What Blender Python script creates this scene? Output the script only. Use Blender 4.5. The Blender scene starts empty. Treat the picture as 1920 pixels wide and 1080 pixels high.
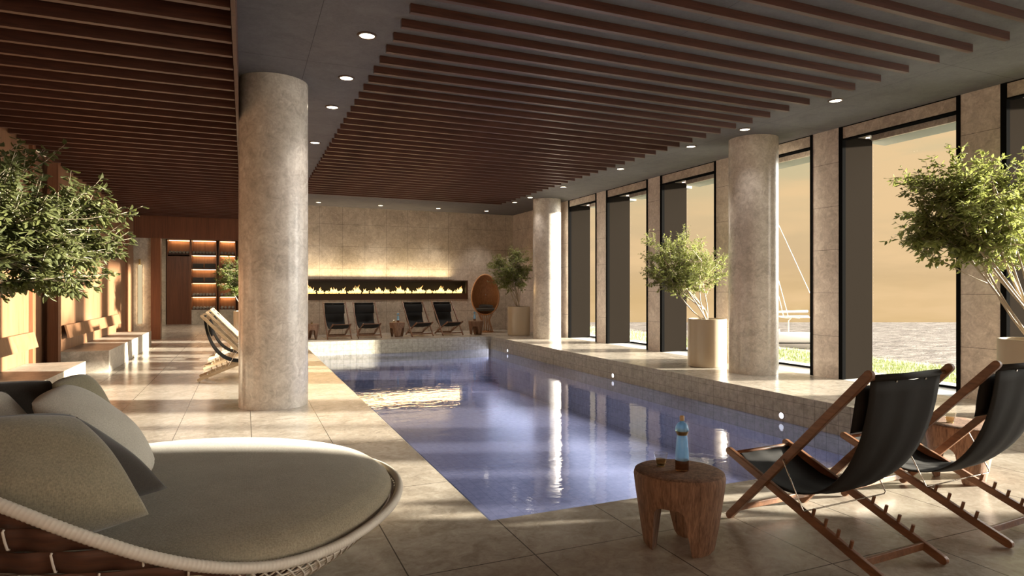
import bpy, bmesh, math, random
from mathutils import Vector, Matrix
C = bpy.context.scene.collection
R = math.radians
PI = math.pi

# ------------------------------------------------------------------ camera
cd = bpy.data.cameras.new('camera'); cam = bpy.data.objects.new('camera', cd); C.objects.link(cam)
cam.location = (0, 0, 1.45); cam.rotation_euler = (R(90), 0, R(-23.1))
cd.sensor_width = 36; cd.lens = 1177 / 1920 * 36; cd.clip_start = .02; cd.clip_end = 1000
bpy.context.scene.camera = cam

# ------------------------------------------------------------------ exposure
vs = bpy.context.scene.view_settings
vs.view_transform = 'Standard'; vs.look = 'None'; vs.gamma = 1; vs.use_curve_mapping = False
vs.exposure = 0.36

# ------------------------------------------------------------------ colour helper
def lin(c):
    return tuple((x / 255 / 12.92 if x / 255 <= .04045 else ((x / 255 + .055) / 1.055) ** 2.4) for x in c)

# ------------------------------------------------------------------ world: hazy sunset sky
w = bpy.data.worlds.new('sky'); bpy.context.scene.world = w; w.use_nodes = True
nt = w.node_tree; nt.nodes.clear(); N = nt.nodes.new; L = nt.links.new
out = N('ShaderNodeOutputWorld'); bg = N('ShaderNodeBackground'); tc = N('ShaderNodeTexCoord')
sp = N('ShaderNodeSeparateXYZ'); L(tc.outputs['Generated'], sp.inputs[0])
mr = N('ShaderNodeMapRange'); mr.inputs[1].default_value = -.1; mr.inputs[2].default_value = .9
L(sp.outputs[2], mr.inputs[0])
rp = N('ShaderNodeValToRGB'); L(mr.outputs[0], rp.inputs[0])
stops = [(0, (236, 200, 150)), (.07, (228, 190, 138)), (.14, (226, 192, 150)), (.22, (228, 198, 156)),
         (.29, (212, 198, 160)), (.42, (200, 198, 172)), (1, (150, 175, 205))]
el = rp.color_ramp.elements
el[0].position = 0; el[0].color = (*lin(stops[0][1]), 1); el[1].position = 1; el[1].color = (*lin(stops[-1][1]), 1)
for p, c in stops[1:-1]:
    e = el.new(p); e.color = (*lin(c), 1)
mp = N('ShaderNodeMapping'); mp.inputs['Scale'].default_value = (2.2, 2.2, 11); L(tc.outputs['Generated'], mp.inputs[0])
cn = N('ShaderNodeTexNoise'); cn.inputs['Scale'].default_value = 1.9; cn.inputs['Detail'].default_value = 5; L(mp.outputs[0], cn.inputs['Vector'])
cr = N('ShaderNodeValToRGB'); cr.color_ramp.elements[0].position = .42; cr.color_ramp.elements[1].position = .62
L(cn.outputs[0], cr.inputs[0])
mx = N('ShaderNodeMix'); mx.data_type = 'RGBA'; mx.inputs[7].default_value = (*lin((247, 208, 160)), 1)
ml = N('ShaderNodeMath'); ml.operation = 'MULTIPLY'; ml.inputs[1].default_value = .85; L(cr.outputs[0], ml.inputs[0])
L(ml.outputs[0], mx.inputs[0]); L(rp.outputs[0], mx.inputs[6])
# the sky is far brighter round the low sun, off to the right behind the camera
dp = N('ShaderNodeVectorMath'); dp.operation = 'DOT_PRODUCT'; L(tc.outputs['Generated'], dp.inputs[0]); dp.inputs[1].default_value = (.93, -.34, .14)
g1 = N('ShaderNodeMapRange'); g1.interpolation_type = 'SMOOTHERSTEP'; g1.inputs[1].default_value = .63; g1.inputs[2].default_value = 1; g1.inputs[3].default_value = .77; g1.inputs[4].default_value = 15
L(dp.outputs['Value'], g1.inputs[0]); L(g1.outputs[0], bg.inputs[1])
g2 = N('ShaderNodeMapRange'); g2.inputs[1].default_value = .64; g2.inputs[2].default_value = .86; L(dp.outputs['Value'], g2.inputs[0])
m2_ = N('ShaderNodeMix'); m2_.data_type = 'RGBA'; m2_.inputs[7].default_value = (.80, .76, .72, 1); L(g2.outputs[0], m2_.inputs[0]); L(mx.outputs[2], m2_.inputs[6]); L(m2_.outputs[2], bg.inputs[0])
L(bg.outputs[0], out.inputs[0])

# ------------------------------------------------------------------ low sun through the sea windows
sl = bpy.data.lights.new('sun', 'SUN'); sl.energy = 34; sl.angle = R(1.6); sl.color = (1, .90, .77)
so = bpy.data.objects.new('sun', sl); C.objects.link(so)
SUN = Vector((.939 * math.cos(R(8)), -.344 * math.cos(R(8)), math.sin(R(8))))
so.rotation_euler = SUN.to_track_quat('Z', 'Y').to_euler(); so.location = (14, -5, 4)

def area(name, loc, size, sizey, power, col, rot=(0, 0, 0), spread=None):
    l = bpy.data.lights.new(name, 'AREA'); l.shape = 'RECTANGLE'; l.size = size; l.size_y = sizey; l.energy = power; l.color = col
    if spread: l.spread = R(spread)
    o = bpy.data.objects.new(name, l); C.objects.link(o); o.location = loc; o.rotation_euler = rot
    return o
WARM = (1, .72, .42)

# ------------------------------------------------------------------ node material helpers
def mat(name, col=(.5, .5, .5), rough=.5, metal=0, spec=.5):
    m = bpy.data.materials.new(name); m.use_nodes = True
    b = m.node_tree.nodes['Principled BSDF']
    b.inputs['Base Color'].default_value = (*col, 1); b.inputs['Roughness'].default_value = rough
    b.inputs['Metallic'].default_value = metal; b.inputs['Specular IOR Level'].default_value = spec
    return m
def nd(m, t, **kw):
    n = m.node_tree.nodes.new(t)
    for k, v in kw.items():
        if k.startswith('i_'):
            n.inputs[k[2:].replace('_', ' ')].default_value = v
        else: setattr(n, k, v)
    return n
def lk(m, a, b): m.node_tree.links.new(a, b)
def bsdf(m): return m.node_tree.nodes['Principled BSDF']
def coords(m, scale=(1, 1, 1), kind='Object'):
    t = nd(m, 'ShaderNodeTexCoord'); mp = nd(m, 'ShaderNodeMapping'); mp.inputs['Scale'].default_value = scale
    lk(m, t.outputs[kind], mp.inputs[0]); return mp.outputs[0]
def noise(m, vec, scale, detail=4, rough=.6, dist=0):
    n = nd(m, 'ShaderNodeTexNoise'); n.inputs['Scale'].default_value = scale; n.inputs['Detail'].default_value = detail
    n.inputs['Roughness'].default_value = rough; n.inputs['Distortion'].default_value = dist
    lk(m, vec, n.inputs['Vector']); return n.outputs[0]
def ramp(m, fac, stops):
    r = nd(m, 'ShaderNodeValToRGB'); e = r.color_ramp.elements
    e[0].position = stops[0][0]; e[0].color = (*stops[0][1], 1); e[1].position = stops[-1][0]; e[1].color = (*stops[-1][1], 1)
    for p, c in stops[1:-1]:
        q = e.new(p); q.color = (*c, 1)
    lk(m, fac, r.inputs[0]); return r.outputs[0]
def math_(m, op, a, b=None, c=None):
    n = nd(m, 'ShaderNodeMath', operation=op)
    for i, x in enumerate((a, b, c)):
        if x is None: continue
        if isinstance(x, (int, float)): n.inputs[i].default_value = x
        else: lk(m, x, n.inputs[i])
    return n.outputs[0]
def mixc(m, fac, a, b, blend='MIX'):
    n = nd(m, 'ShaderNodeMix', data_type='RGBA', blend_type=blend)
    for i, x in ((0, fac), (6, a), (7, b)):
        if isinstance(x, (int, float)): n.inputs[i].default_value = x
        elif isinstance(x, tuple): n.inputs[i].default_value = (*x, 1)
        else: lk(m, x, n.inputs[i])
    return n.outputs[2]
def bump(m, h, strength=.3, dist=.01):
    b = nd(m, 'ShaderNodeBump'); b.inputs['Strength'].default_value = strength; b.inputs['Distance'].default_value = dist
    lk(m, h, b.inputs['Height']); lk(m, b.outputs[0], bsdf(m).inputs['Normal'])
def joint(m, axis_out, period, off, width):
    """1 on joint lines, 0 elsewhere"""
    a = math_(m, 'DIVIDE', math_(m, 'SUBTRACT', axis_out, off), period)
    f_ = math_(m, 'FRACT', math_(m, 'ADD', a, .5))
    d = math_(m, 'MULTIPLY', math_(m, 'ABSOLUTE', math_(m, 'SUBTRACT', f_, .5)), period)
    return math_(m, 'LESS_THAN', d, width / 2)

def stone(name, dark, mid, light, rough, joints=(), jcol=(.05, .04, .03), rvar=.1, scale=1.0, bs=.15):
    m = mat(name, mid, rough)
    v = coords(m)
    n1 = noise(m, v, 1.6 * scale, 6, .65, .6); n2 = noise(m, v, 9 * scale, 8, .7, 1.2); n3 = noise(m, v, 40 * scale, 4, .6)
    s = math_(m, 'ADD', math_(m, 'MULTIPLY', n1, .4), math_(m, 'ADD', math_(m, 'MULTIPLY', n2, .45), math_(m, 'MULTIPLY', n3, .15)))
    col = ramp(m, s, [(.36, dark), (.5, mid), (.64, light)])
    # pale fossil flecks
    vo = nd(m, 'ShaderNodeTexVoronoi'); vo.inputs['Scale'].default_value = 11 * scale
    dv = nd(m, 'ShaderNodeVectorMath', operation='ADD'); nn = nd(m, 'ShaderNodeTexNoise'); nn.inputs['Scale'].default_value = 7 * scale
    lk(m, v, nn.inputs['Vector']); lk(m, v, dv.inputs[0]); sc = nd(m, 'ShaderNodeVectorMath', operation='SCALE'); sc.inputs[3].default_value = .12
    lk(m, nn.outputs[1], sc.inputs[0]); lk(m, sc.outputs[0], dv.inputs[1]); lk(m, dv.outputs[0], vo.inputs['Vector'])
    fl = math_(m, 'MULTIPLY', math_(m, 'LESS_THAN', vo.outputs['Distance'], .28), math_(m, 'GREATER_THAN', n2, .52))
    col = mixc(m, math_(m, 'MULTIPLY', fl, .28), col, light)
    if joints:
        t = nd(m, 'ShaderNodeTexCoord'); sx = nd(m, 'ShaderNodeSeparateXYZ'); lk(m, t.outputs['Object'], sx.inputs[0])
        J = None
        for ax, per, off, wd in joints:
            j = joint(m, sx.outputs[ax], per, off, wd); J = j if J is None else math_(m, 'MAXIMUM', J, j)
        col = mixc(m, math_(m, 'MULTIPLY', J, .85), col, jcol)
    lk(m, col, bsdf(m).inputs['Base Color'])
    rr = math_(m, 'ADD', math_(m, 'MULTIPLY', n2, rvar * 2), rough - rvar)
    lk(m, rr, bsdf(m).inputs['Roughness'])
    bump(m, s, bs, .01)
    return m
def wood(name, dark, light, rough=.45, grain=(1, 14, 14), scale=6, spec=.4, bs=.1, kind='Object'):
    m = mat(name, light, rough, 0, spec)
    v = coords(m, grain, kind)
    n1 = noise(m, v, scale, 6, .6, .8); n2 = noise(m, v, scale * .3, 3, .5)
    s = math_(m, 'ADD', math_(m, 'MULTIPLY', n1, .6), math_(m, 'MULTIPLY', n2, .4))
    lk(m, ramp(m, s, [(.35, dark), (.65, light)]), bsdf(m).inputs['Base Color'])
    bump(m, n1, bs, .003)
    return m
def emit(name, col, st):
    m = mat(name, (0, 0, 0), 1, 0, 0); bsdf(m).inputs['Emission Color'].default_value = (*col, 1); bsdf(m).inputs['Emission Strength'].default_value = st
    return m

ST = ((.32, .26, .20), (.50, .425, .335), (.70, .62, .51))
M = {}
M['floor'] = stone('floor_stone', (.27, .23, .185), (.43, .38, .315), (.57, .52, .45), .22, (), rvar=.06, bs=.05)
M['stone_wall_end'] = stone('end_wall_stone', *ST, .6, ((0, .695, .07, .006), (2, .695, -.02, .006)))
M['stone_wall_side'] = stone('side_wall_stone', *ST, .6, ((1, .695, .03, .006), (2, .695, -.02, .006)))
M['stone_pier'] = stone('pier_stone', (.34, .285, .25), (.54, .465, .41), (.74, .67, .60), .6, ((2, .695, -.02, .006),))
M['stone_plain'] = stone('lintel_stone', (.24, .19, .16), (.42, .35, .29), (.64, .56, .48), .6)
M['column'] = stone('column_stone', (.33, .29, .25), (.54, .485, .425), (.74, .69, .62), .24, rvar=.05, bs=.06)
M['bench'] = stone('bench_stone', (.24, .21, .17), (.42, .37, .30), (.60, .54, .46), .45)
M['slat'] = wood('slat_wood', (.045, .017, .011), (.105, .040, .025), .42, (.6, 10, 10), 5)
M['slat_dark'] = wood('board_wood', (.035, .013, .009), (.07, .027, .016), .6, (.6, 10, 10), 5)
M['wall_wood'] = wood('wall_wood', (.145, .068, .033), (.25, .128, .066), .42, (14, 14, .6), 2.5)
M['post_wood'] = wood('post_wood', (.13, .048, .022), (.22, .09, .042), .4, (14, 14, .6), 2.5)
M['header_wood'] = wood('header_wood', (.10, .035, .018), (.18, .068, .034), .4, (14, 14, .6), 2.5)  # wall timber with the header's shade put into its darker colour
M['ceil'] = stone('ceiling_plaster', (.082, .080, .083), (.116, .108, .112), (.14, .135, .138), .85, ((1, 2.74, 1.9, .006), (0, 3.4, .65, .006)), (.02, .02, .02), scale=2, bs=.05)
M['black'] = mat('black_metal', (.006, .006, .006), .8, 0, 0)
M['jamb'] = mat('dark_bronze', (.013, .0105, .0085), .9, 0, 0)
M['soffit'] = mat('outer_soffit', (.16, .165, .15), .7)
M['chair_wood'] = wood('chair_wood', (.12, .052, .026), (.25, .12, .06), .40, (8, 1.2, 8), 5)
M['chair_wood_pale'] = wood('pale_chair_wood', (.42, .29, .16), (.62, .47, .30), .45, (8, 1.2, 8), 5)
M['cloth'] = mat('black_cloth', (.018, .017, .016), .8, 0, .25)
M['steel'] = mat('steel', (.55, .5, .45), .25, 1)
M['pot'] = mat('pot_glaze', (.44, .36, .26), .32)
M['soil'] = mat('soil', (.05, .035, .025), .9)
M['leaf'] = mat('leaf', (.10, .14, .03), .45)
M['leaf2'] = mat('leaf_light', (.16, .20, .06), .45)
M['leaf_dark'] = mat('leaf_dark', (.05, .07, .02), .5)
M['bark'] = mat('bark', (.40, .33, .24), .7)
M['brass'] = mat('brass', (.6, .45, .2), .3, 1)
M['black_int'] = mat('soot_black', (.02, .014, .01), .6)
M['fascia'] = mat('bronze_fascia', (.07, .035, .02), .45, .3)
M['lamp'] = emit('lamp_glow', (1, .86, .62), 9)
M['led'] = emit('led_glow', (1, .62, .30), 7)
M['towel_roll'] = mat('grey_towel', (.26, .24, .22), .95, 0, .1)
M['towel'] = mat('charcoal_towel', (.10, .095, .09), .95, 0, .1)
M['hull'] = mat('white_hull', (.85, .83, .8), .3)
M['slab'] = mat('terrace_slab', (.5, .5, .48), .7)
for k in ('leaf', 'leaf2', 'leaf_dark'):
    m = M[k]; t = nd(m, 'ShaderNodeTexCoord'); o = noise(m, t.outputs['Object'], 6, 3)
    a = (.055, .085, .014) if k == 'leaf' else (.10, .12, .03); b = (.17, .21, .05) if k == 'leaf' else (.30, .33, .12)
    lk(m, ramp(m, o, [(.35, a), (.65, b)]), bsdf(m).inputs['Base Color'])
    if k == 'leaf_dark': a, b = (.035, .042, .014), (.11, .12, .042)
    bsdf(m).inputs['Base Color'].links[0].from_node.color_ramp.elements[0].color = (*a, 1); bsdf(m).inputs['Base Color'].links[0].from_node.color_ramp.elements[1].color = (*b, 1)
    # leaves let light through
    tr = nd(m, 'ShaderNodeBsdfTranslucent'); tr.inputs[0].default_value = (b[0] * 1.3, b[1] * 1.3, b[2], 1)
    ms = nd(m, 'ShaderNodeMixShader'); ms.inputs[0].default_value = .3
    lk(m, bsdf(m).outputs[0], ms.inputs[1]); lk(m, tr.outputs[0], ms.inputs[2])
    lk(m, ms.outputs[0], m.node_tree.nodes['Material Output'].inputs[0])
# woven / fabric materials
def fabric(name, a, b, scale=260, bs=.5):
    m = mat(name, b, .9, 0, .15); bsdf(m).inputs['Sheen Weight'].default_value = .25; bsdf(m).inputs['Sheen Roughness'].default_value = .5
    v = coords(m); n = noise(m, v, scale, 2, .6); n2 = noise(m, v, 5, 4)
    ws = nd(m, 'ShaderNodeTexWave'); ws.inputs['Scale'].default_value = scale * .7; ws.inputs['Distortion'].default_value = 2; lk(m, v, ws.inputs['Vector'])
    s = math_(m, 'ADD', math_(m, 'MULTIPLY', n, .55), math_(m, 'ADD', math_(m, 'MULTIPLY', ws.outputs[1], .2), math_(m, 'MULTIPLY', n2, .25)))
    lk(m, ramp(m, s, [(.3, a), (.7, b)]), bsdf(m).inputs['Base Color']); bump(m, s, bs, .002)
    return m
M['bed_cushion'] = fabric('taupe_weave', (.16, .132, .085), (.36, .305, .215), 130)
M['pil_taupe'] = fabric('olive_taupe_weave', (.12, .098, .064), (.28, .235, .155), 130)
M['pil_char'] = fabric('charcoal_velvet', (.026, .021, .017), (.06, .05, .04), bs=.2)
M['pil_beige'] = fabric('beige_linen', (.36, .33, .27), (.60, .56, .47), 200, bs=.2)
M['pil_olive'] = fabric('olive_linen', (.17, .15, .095), (.32, .28, .185), 150)
M['cord'] = mat('cream_cord', (.60, .53, .44), .6)
m = M['cord']; v = coords(m); 
M['rim'] = mat('cream_cord_wrap', (.56, .50, .41), .6)
M['strap'] = wood('brown_strap', (.04, .015, .008), (.11, .042, .02), .5, (1.2, 1.2, 9), 5)
M['rattan'] = wood('rattan', (.30, .13, .05), (.56, .29, .13), .5, (30, 30, 4), 4)
M['stool'] = wood('carved_wood', (.085, .042, .025), (.33, .19, .12), .7, (28, 28, 2.2), 3.5, bs=.9)
bsdf(M['stool']).inputs['Roughness'].default_value = .75

# floor joints: slabs .695 wide, 1.43 long, shifted on alternate groups
m = M['floor']
t = nd(m, 'ShaderNodeTexCoord'); sx = nd(m, 'ShaderNodeSeparateXYZ'); lk(m, t.outputs['Object'], sx.inputs[0])
jx = joint(m, sx.outputs[0], .695, .065, .007)
par = math_(m, 'GREATER_THAN', sx.outputs[0], 2.5)
ysh = math_(m, 'ADD', sx.outputs[1], math_(m, 'MULTIPLY', par, .715))
jy = joint(m, ysh, 1.43, 3.09, .007)
J = math_(m, 'MAXIMUM', jx, jy)
src = bsdf(m).inputs['Base Color'].links[0].from_socket
lk(m, mixc(m, math_(m, 'MULTIPLY', J, .85), src, (.03, .025, .02)), bsdf(m).inputs['Base Color'])

# pool tiles
def tile(name, a, b, jc, rough=.3):
    m = mat(name, a, rough); v = coords(m)
    s = noise(m, v, 12, 5, .7); col = ramp(m, s, [(.35, a), (.65, b)])
    t = nd(m, 'ShaderNodeTexCoord'); g = nd(m, 'ShaderNodeNewGeometry'); sx = nd(m, 'ShaderNodeSeparateXYZ'); lk(m, t.outputs['Object'], sx.inputs[0])
    sn = nd(m, 'ShaderNodeSeparateXYZ'); lk(m, g.outputs['Normal'], sn.inputs[0])
    J = None
    for ax in range(3):
        j = joint(m, sx.outputs[ax], .1737, (.065, .03, -.087)[ax], .006)
        j = math_(m, 'MULTIPLY', j, math_(m, 'LESS_THAN', math_(m, 'ABSOLUTE', sn.outputs[ax]), .5))
        J = j if J is None else math_(m, 'MAXIMUM', J, j)
    lk(m, mixc(m, math_(m, 'MULTIPLY', J, .7), col, jc), bsdf(m).inputs['Base Color'])
    return m
M['tile_rim'] = tile('rim_tile', (.27, .25, .19), (.46, .42, .34), (.07, .065, .05))
M['tile_pool'] = tile('pool_tile', (.33, .34, .41), (.53, .53, .60), (.12, .13, .19))
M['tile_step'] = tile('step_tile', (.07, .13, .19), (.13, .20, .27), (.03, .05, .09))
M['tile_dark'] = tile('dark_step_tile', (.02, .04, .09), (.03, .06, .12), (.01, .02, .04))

# water: tinted, clear, rippled mirror by angle
m = bpy.data.materials.new('pool_water'); m.use_nodes = True; M['water'] = m
ntw = m.node_tree; ntw.nodes.clear()
o_ = nd(m, 'ShaderNodeOutputMaterial'); gl = nd(m, 'ShaderNodeBsdfGlossy'); gl.inputs['Roughness'].default_value = .03; gl.inputs[0].default_value = (.84, .88, 1, 1)
tp = nd(m, 'ShaderNodeBsdfTransparent'); tp.inputs[0].default_value = (.71, .75, .95, 1)
fr = nd(m, 'ShaderNodeFresnel'); fr.inputs['IOR'].default_value = 1.42
df = nd(m, 'ShaderNodeBsdfDiffuse'); df.inputs[0].default_value = (.30, .32, .52, 1); m2 = nd(m, 'ShaderNodeMixShader'); m2.inputs[0].default_value = .20
lk(m, tp.outputs[0], m2.inputs[1]); lk(m, df.outputs[0], m2.inputs[2])
ms = nd(m, 'ShaderNodeMixShader'); v = coords(m, (1, 1.6, 1))
h = math_(m, 'ADD', math_(m, 'MULTIPLY', noise(m, v, 3.0, 2, .5, .5), 1), math_(m, 'MULTIPLY', noise(m, v, 11, 3, .5), .3))
bp = nd(m, 'ShaderNodeBump'); bp.inputs['Strength'].default_value = .045; bp.inputs['Distance'].default_value = .05; lk(m, h, bp.inputs['Height'])
lk(m, bp.outputs[0], gl.inputs['Normal']); lk(m, bp.outputs[0], fr.inputs['Normal'])
lk(m, fr.outputs[0], ms.inputs[0]); lk(m, m2.outputs[0], ms.inputs[1]); lk(m, gl.outputs[0], ms.inputs[2]); lk(m, ms.outputs[0], o_.inputs[0])

def thin_glass(name, tint=(1, 1, 1), ior=1.45):
    m = bpy.data.materials.new(name); m.use_nodes = True; m.node_tree.nodes.clear()
    o_ = nd(m, 'ShaderNodeOutputMaterial'); gl = nd(m, 'ShaderNodeBsdfGlossy'); gl.inputs['Roughness'].default_value = .01
    tp = nd(m, 'ShaderNodeBsdfTransparent'); tp.inputs[0].default_value = (*tint, 1)
    lw_ = nd(m, 'ShaderNodeLayerWeight'); lw_.inputs[0].default_value = .5; ms = nd(m, 'ShaderNodeMixShader')
    fr = math_(m, 'ADD', math_(m, 'MULTIPLY', math_(m, 'POWER', lw_.outputs['Facing'], 4.0), min(.8, (ior - 1) * 1.5)), (ior - 1) ** 2 * .2)
    lk(m, fr, ms.inputs[0]); lk(m, tp.outputs[0], ms.inputs[1]); lk(m, gl.outputs[0], ms.inputs[2]); lk(m, ms.outputs[0], o_.inputs[0])
    return m
M['pane'] = thin_glass('window_glass', (.97, .98, .96), 1.12)
M['glass'] = thin_glass('clear_glass', (.97, .97, .95), 1.5)
M['blue_glass'] = thin_glass('blue_glass', (.62, .82, .97), 1.45)
M['brown_glass'] = thin_glass('brown_glass', (.55, .36, .24), 1.45)
M['drink'] = thin_glass('amber_drink', (.85, .72, .5), 1.1)

# milky blue glass of the bottle
m = M['blue_glass']; dfb = nd(m, 'ShaderNodeBsdfTranslucent'); dfb.inputs[0].default_value = (.45, .75, 1, 1); dfc = nd(m, 'ShaderNodeBsdfDiffuse'); dfc.inputs[0].default_value = (.30, .55, .85, 1)
am = nd(m, 'ShaderNodeMixShader'); lk(m, dfb.outputs[0], am.inputs[1]); lk(m, dfc.outputs[0], am.inputs[2])
bm_ = nd(m, 'ShaderNodeMixShader'); bm_.inputs[0].default_value = .45
fin = m.node_tree.nodes['Material Output'].inputs[0].links[0].from_socket
lk(m, fin, bm_.inputs[1]); lk(m, am.outputs[0], bm_.inputs[2]); lk(m, bm_.outputs[0], m.node_tree.nodes['Material Output'].inputs[0])

# ------------------------------------------------------------------ mesh builder
class MB:
    def __init__(s): s.v = []; s.f = []
    def add(s, vs, fs):
        b = len(s.v); s.v += [tuple(x) for x in vs]; s.f += [tuple(i + b for i in f) for f in fs]; return s
    def box(s, x0, x1, y0, y1, z0, z1):
        vs = [(x, y, z) for z in (z0, z1) for y in (y0, y1) for x in (x0, x1)]
        return s.add(vs, [(0, 2, 3, 1), (4, 5, 7, 6), (0, 1, 5, 4), (2, 6, 7, 3), (0, 4, 6, 2), (1, 3, 7, 5)])
    def tube(s, pts, r, n=8, closed=False, cap=True):
        pts = [Vector(p) for p in pts]; k = len(pts)
        rs = r if isinstance(r, (list, tuple)) else [r] * k
        vs = []; up = None
        for i, p in enumerate(pts):
            if closed: d = pts[(i + 1) % k] - pts[i - 1]
            else: d = pts[min(i + 1, k - 1)] - pts[max(i - 1, 0)]
            if d.length < 1e-9: d = Vector((0, 0, 1))
            d.normalize()
            if up is None:
                up = Vector((0, 0, 1)) if abs(d.z) < .9 else Vector((1, 0, 0))
            a = d.cross(up)
            if a.length < 1e-4: a = d.orthogonal()
            a.normalize(); b = a.cross(d).normalized(); up = b
            for j in range(n):
                t = 2 * PI * j / n; vs.append(p + (a * math.cos(t) + b * math.sin(t)) * rs[i])
        fs = []
        for i in range(k if closed else k - 1):
            for j in range(n):
                i2 = (i + 1) % k; fs.append((i * n + j, i * n + (j + 1) % n, i2 * n + (j + 1) % n, i2 * n + j))
        if cap and not closed:
            fs.append(tuple(range(n))[::-1]); fs.append(tuple((k - 1) * n + j for j in range(n)))
        return s.add(vs, fs)
    def lathe(s, prof, n=32, c=(0, 0), sx=1, sy=1, axis='z'):
        vs = []; k = len(prof)
        for r, z in prof:
            for j in range(n):
                t = 2 * PI * j / n; vs.append((c[0] + r * math.cos(t) * sx, c[1] + r * math.sin(t) * sy, z))
        fs = [(i * n + j, i * n + (j + 1) % n, (i + 1) * n + (j + 1) % n, (i + 1) * n + j) for i in range(k - 1) for j in range(n)]
        return s.add(vs, fs)
    def bar(s, p0, p1, w, t, n=5):
        """flat bar with round ends lying in a plane that holds p0-p1; thickness t along x"""
        p0 = Vector(p0); p1 = Vector(p1); d = (p1 - p0).normalized(); x = Vector((1, 0, 0)); u = x.cross(d).normalized()
        ring = []
        for j in range(n + 1):
            a = -PI / 2 + PI * j / n; ring.append(p1 + (d * math.cos(a) + u * math.sin(a)) * w / 2)
        for j in range(n + 1):
            a = PI / 2 + PI * j / n; ring.append(p0 + (d * math.cos(a) + u * math.sin(a)) * w / 2)
        k = len(ring); vs = [q + x * t / 2 for q in ring] + [q - x * t / 2 for q in ring]
        fs = [tuple(range(k)), tuple(range(2 * k - 1, k - 1, -1))] + [(j, j + k, (j + 1) % k + k, (j + 1) % k) for j in range(k)]
        return s.add(vs, fs)
    def grid(s, P, closed_u=False, closed_v=False):
        nu = len(P); nv = len(P[0]); vs = [p for r in P for p in r]; fs = []
        for i in range(nu if closed_u else nu - 1):
            for j in range(nv if closed_v else nv - 1):
                a, b = (i + 1) % nu, (j + 1) % nv; fs.append((i * nv + j, i * nv + b, a * nv + b, a * nv + j))
        return s.add(vs, fs)
    def build(s, name, m, parent=None, smooth=False, bevel=0, solid=0, normals=True, auto=None):
        me = bpy.data.meshes.new(name); me.from_pydata(s.v, [], s.f)
        if normals:
            bm = bmesh.new(); bm.from_mesh(me); bmesh.ops.recalc_face_normals(bm, faces=bm.faces); bm.to_mesh(me); bm.free()
        for mm in (m if isinstance(m, (list, tuple)) else [m]): me.materials.append(mm)
        if smooth:
            me.polygons.foreach_set('use_smooth', [True] * len(me.polygons))
        if auto: me.set_sharp_from_angle(angle=R(auto))
        o = bpy.data.objects.new(name, me); C.objects.link(o)
        if solid:
            md = o.modifiers.new('s', 'SOLIDIFY'); md.thickness = solid; md.offset = 0
        if bevel:
            md = o.modifiers.new('b', 'BEVEL'); md.width = bevel; md.segments = 2; md.limit_method = 'ANGLE'
        if parent: o.parent = parent
        return o
def empty(name, loc=(0, 0, 0), rz=0):
    o = bpy.data.objects.new(name, None); C.objects.link(o); o.location = loc; o.rotation_euler = (0, 0, rz); o.empty_display_size = .1; return o
def tag(o, label=None, cat=None, group=None, kind=None):
    if label: o['label'] = label
    if cat: o['category'] = cat
    if group: o['group'] = group
    if kind: o['kind'] = kind
    return o
def struct(o, label=None):
    o['kind'] = 'structure'
    if label: o['label'] = label
    return o
def dup(root, loc=None, rz=None, label=None, group=None):
    def cp(o, p):
        c = o.copy(); C.objects.link(c); c.parent = p
        for ch in list(o.children): cp(ch, c)
        return c
    r = cp(root, None)
    if loc is not None: r.location = loc
    if rz is not None: r.rotation_euler = (0, 0, rz)
    if label: r['label'] = label
    if group: r['group'] = group
    return r
def box(name, x0, x1, y0, y1, z0, z1, m, parent=None, bevel=0):
    return MB().box(x0, x1, y0, y1, z0, z1).build(name, m, parent, bevel=bevel)

# ================================================================== ROOM SHELL
PX0, PX1, PY0, PY1 = 1.40, 6.80, 3.65, 17.60          # pool opening
WX, WY = 8.70, 20.3                                   # window wall plane, end wall plane
YB = -5.0                                             # room carries on behind the camera
ZC = 4.0
fl = MB()
fl.box(-3.2, PX0, YB, WY, -.3, 0); fl.box(PX1, WX, YB, WY, -.3, 0); fl.box(PX0, PX1, YB, PY0, -.3, 0); fl.box(PX0, PX1, PY1, WY, -.3, 0)
fl.box(-5, 1.5, WY, 29, -.3, 0)
struct(fl.build('floor', M['floor']), 'large pale limestone slabs around the pool')
cl = MB(); cl.box(-.06, WX, YB, WY, ZC, ZC + .3)
struct(cl.build('ceiling', M['ceil']), 'dark grey plaster ceiling with hairline joints')
# dropped ceiling on the left: dark boarding with an edge board
dc = MB(); dc.box(-2.9, -.09, YB, WY, 3.62, 3.72)
struct(dc.build('trim_1', M['slat_dark']), 'dark timber backing of the lowered ceiling')
dc = MB(); dc.box(-.09, -.06, YB, WY, 3.48, ZC)
struct(dc.build('trim_2', M['slat']), 'timber edge board of the lowered ceiling')

# end wall with slot for the fireplace
FX0, FX1, FZ0, FZ1 = .95, 6.98, 1.07, 1.69
ew = MB(); ew.box(-.1, FX0, WY, WY + .6, 0, ZC); ew.box(FX1, WX, WY, WY + .6, 0, ZC); ew.box(FX0, FX1, WY, WY + .6, 0, FZ0); ew.box(FX0, FX1, WY, WY + .6, FZ1, ZC)
struct(ew.build('wall_far', M['stone_wall_end']), 'limestone end wall around the fireplace')
# unseen back wall; its two openings are added to let in fill light
bw_ = MB(); bw_.box(-3.2, -2.4, YB - .3, YB, 0, ZC); bw_.box(8.0, WX, YB - .3, YB, 0, ZC); bw_.box(-2.4, 8.0, YB - .3, YB, 3.4, ZC); bw_.box(2.4, 3.1, YB - .3, YB, 0, 3.4)
struct(bw_.build('wall_back', M['stone_plain']), 'unseen stone wall behind the camera with two broad openings added for fill light')

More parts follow.
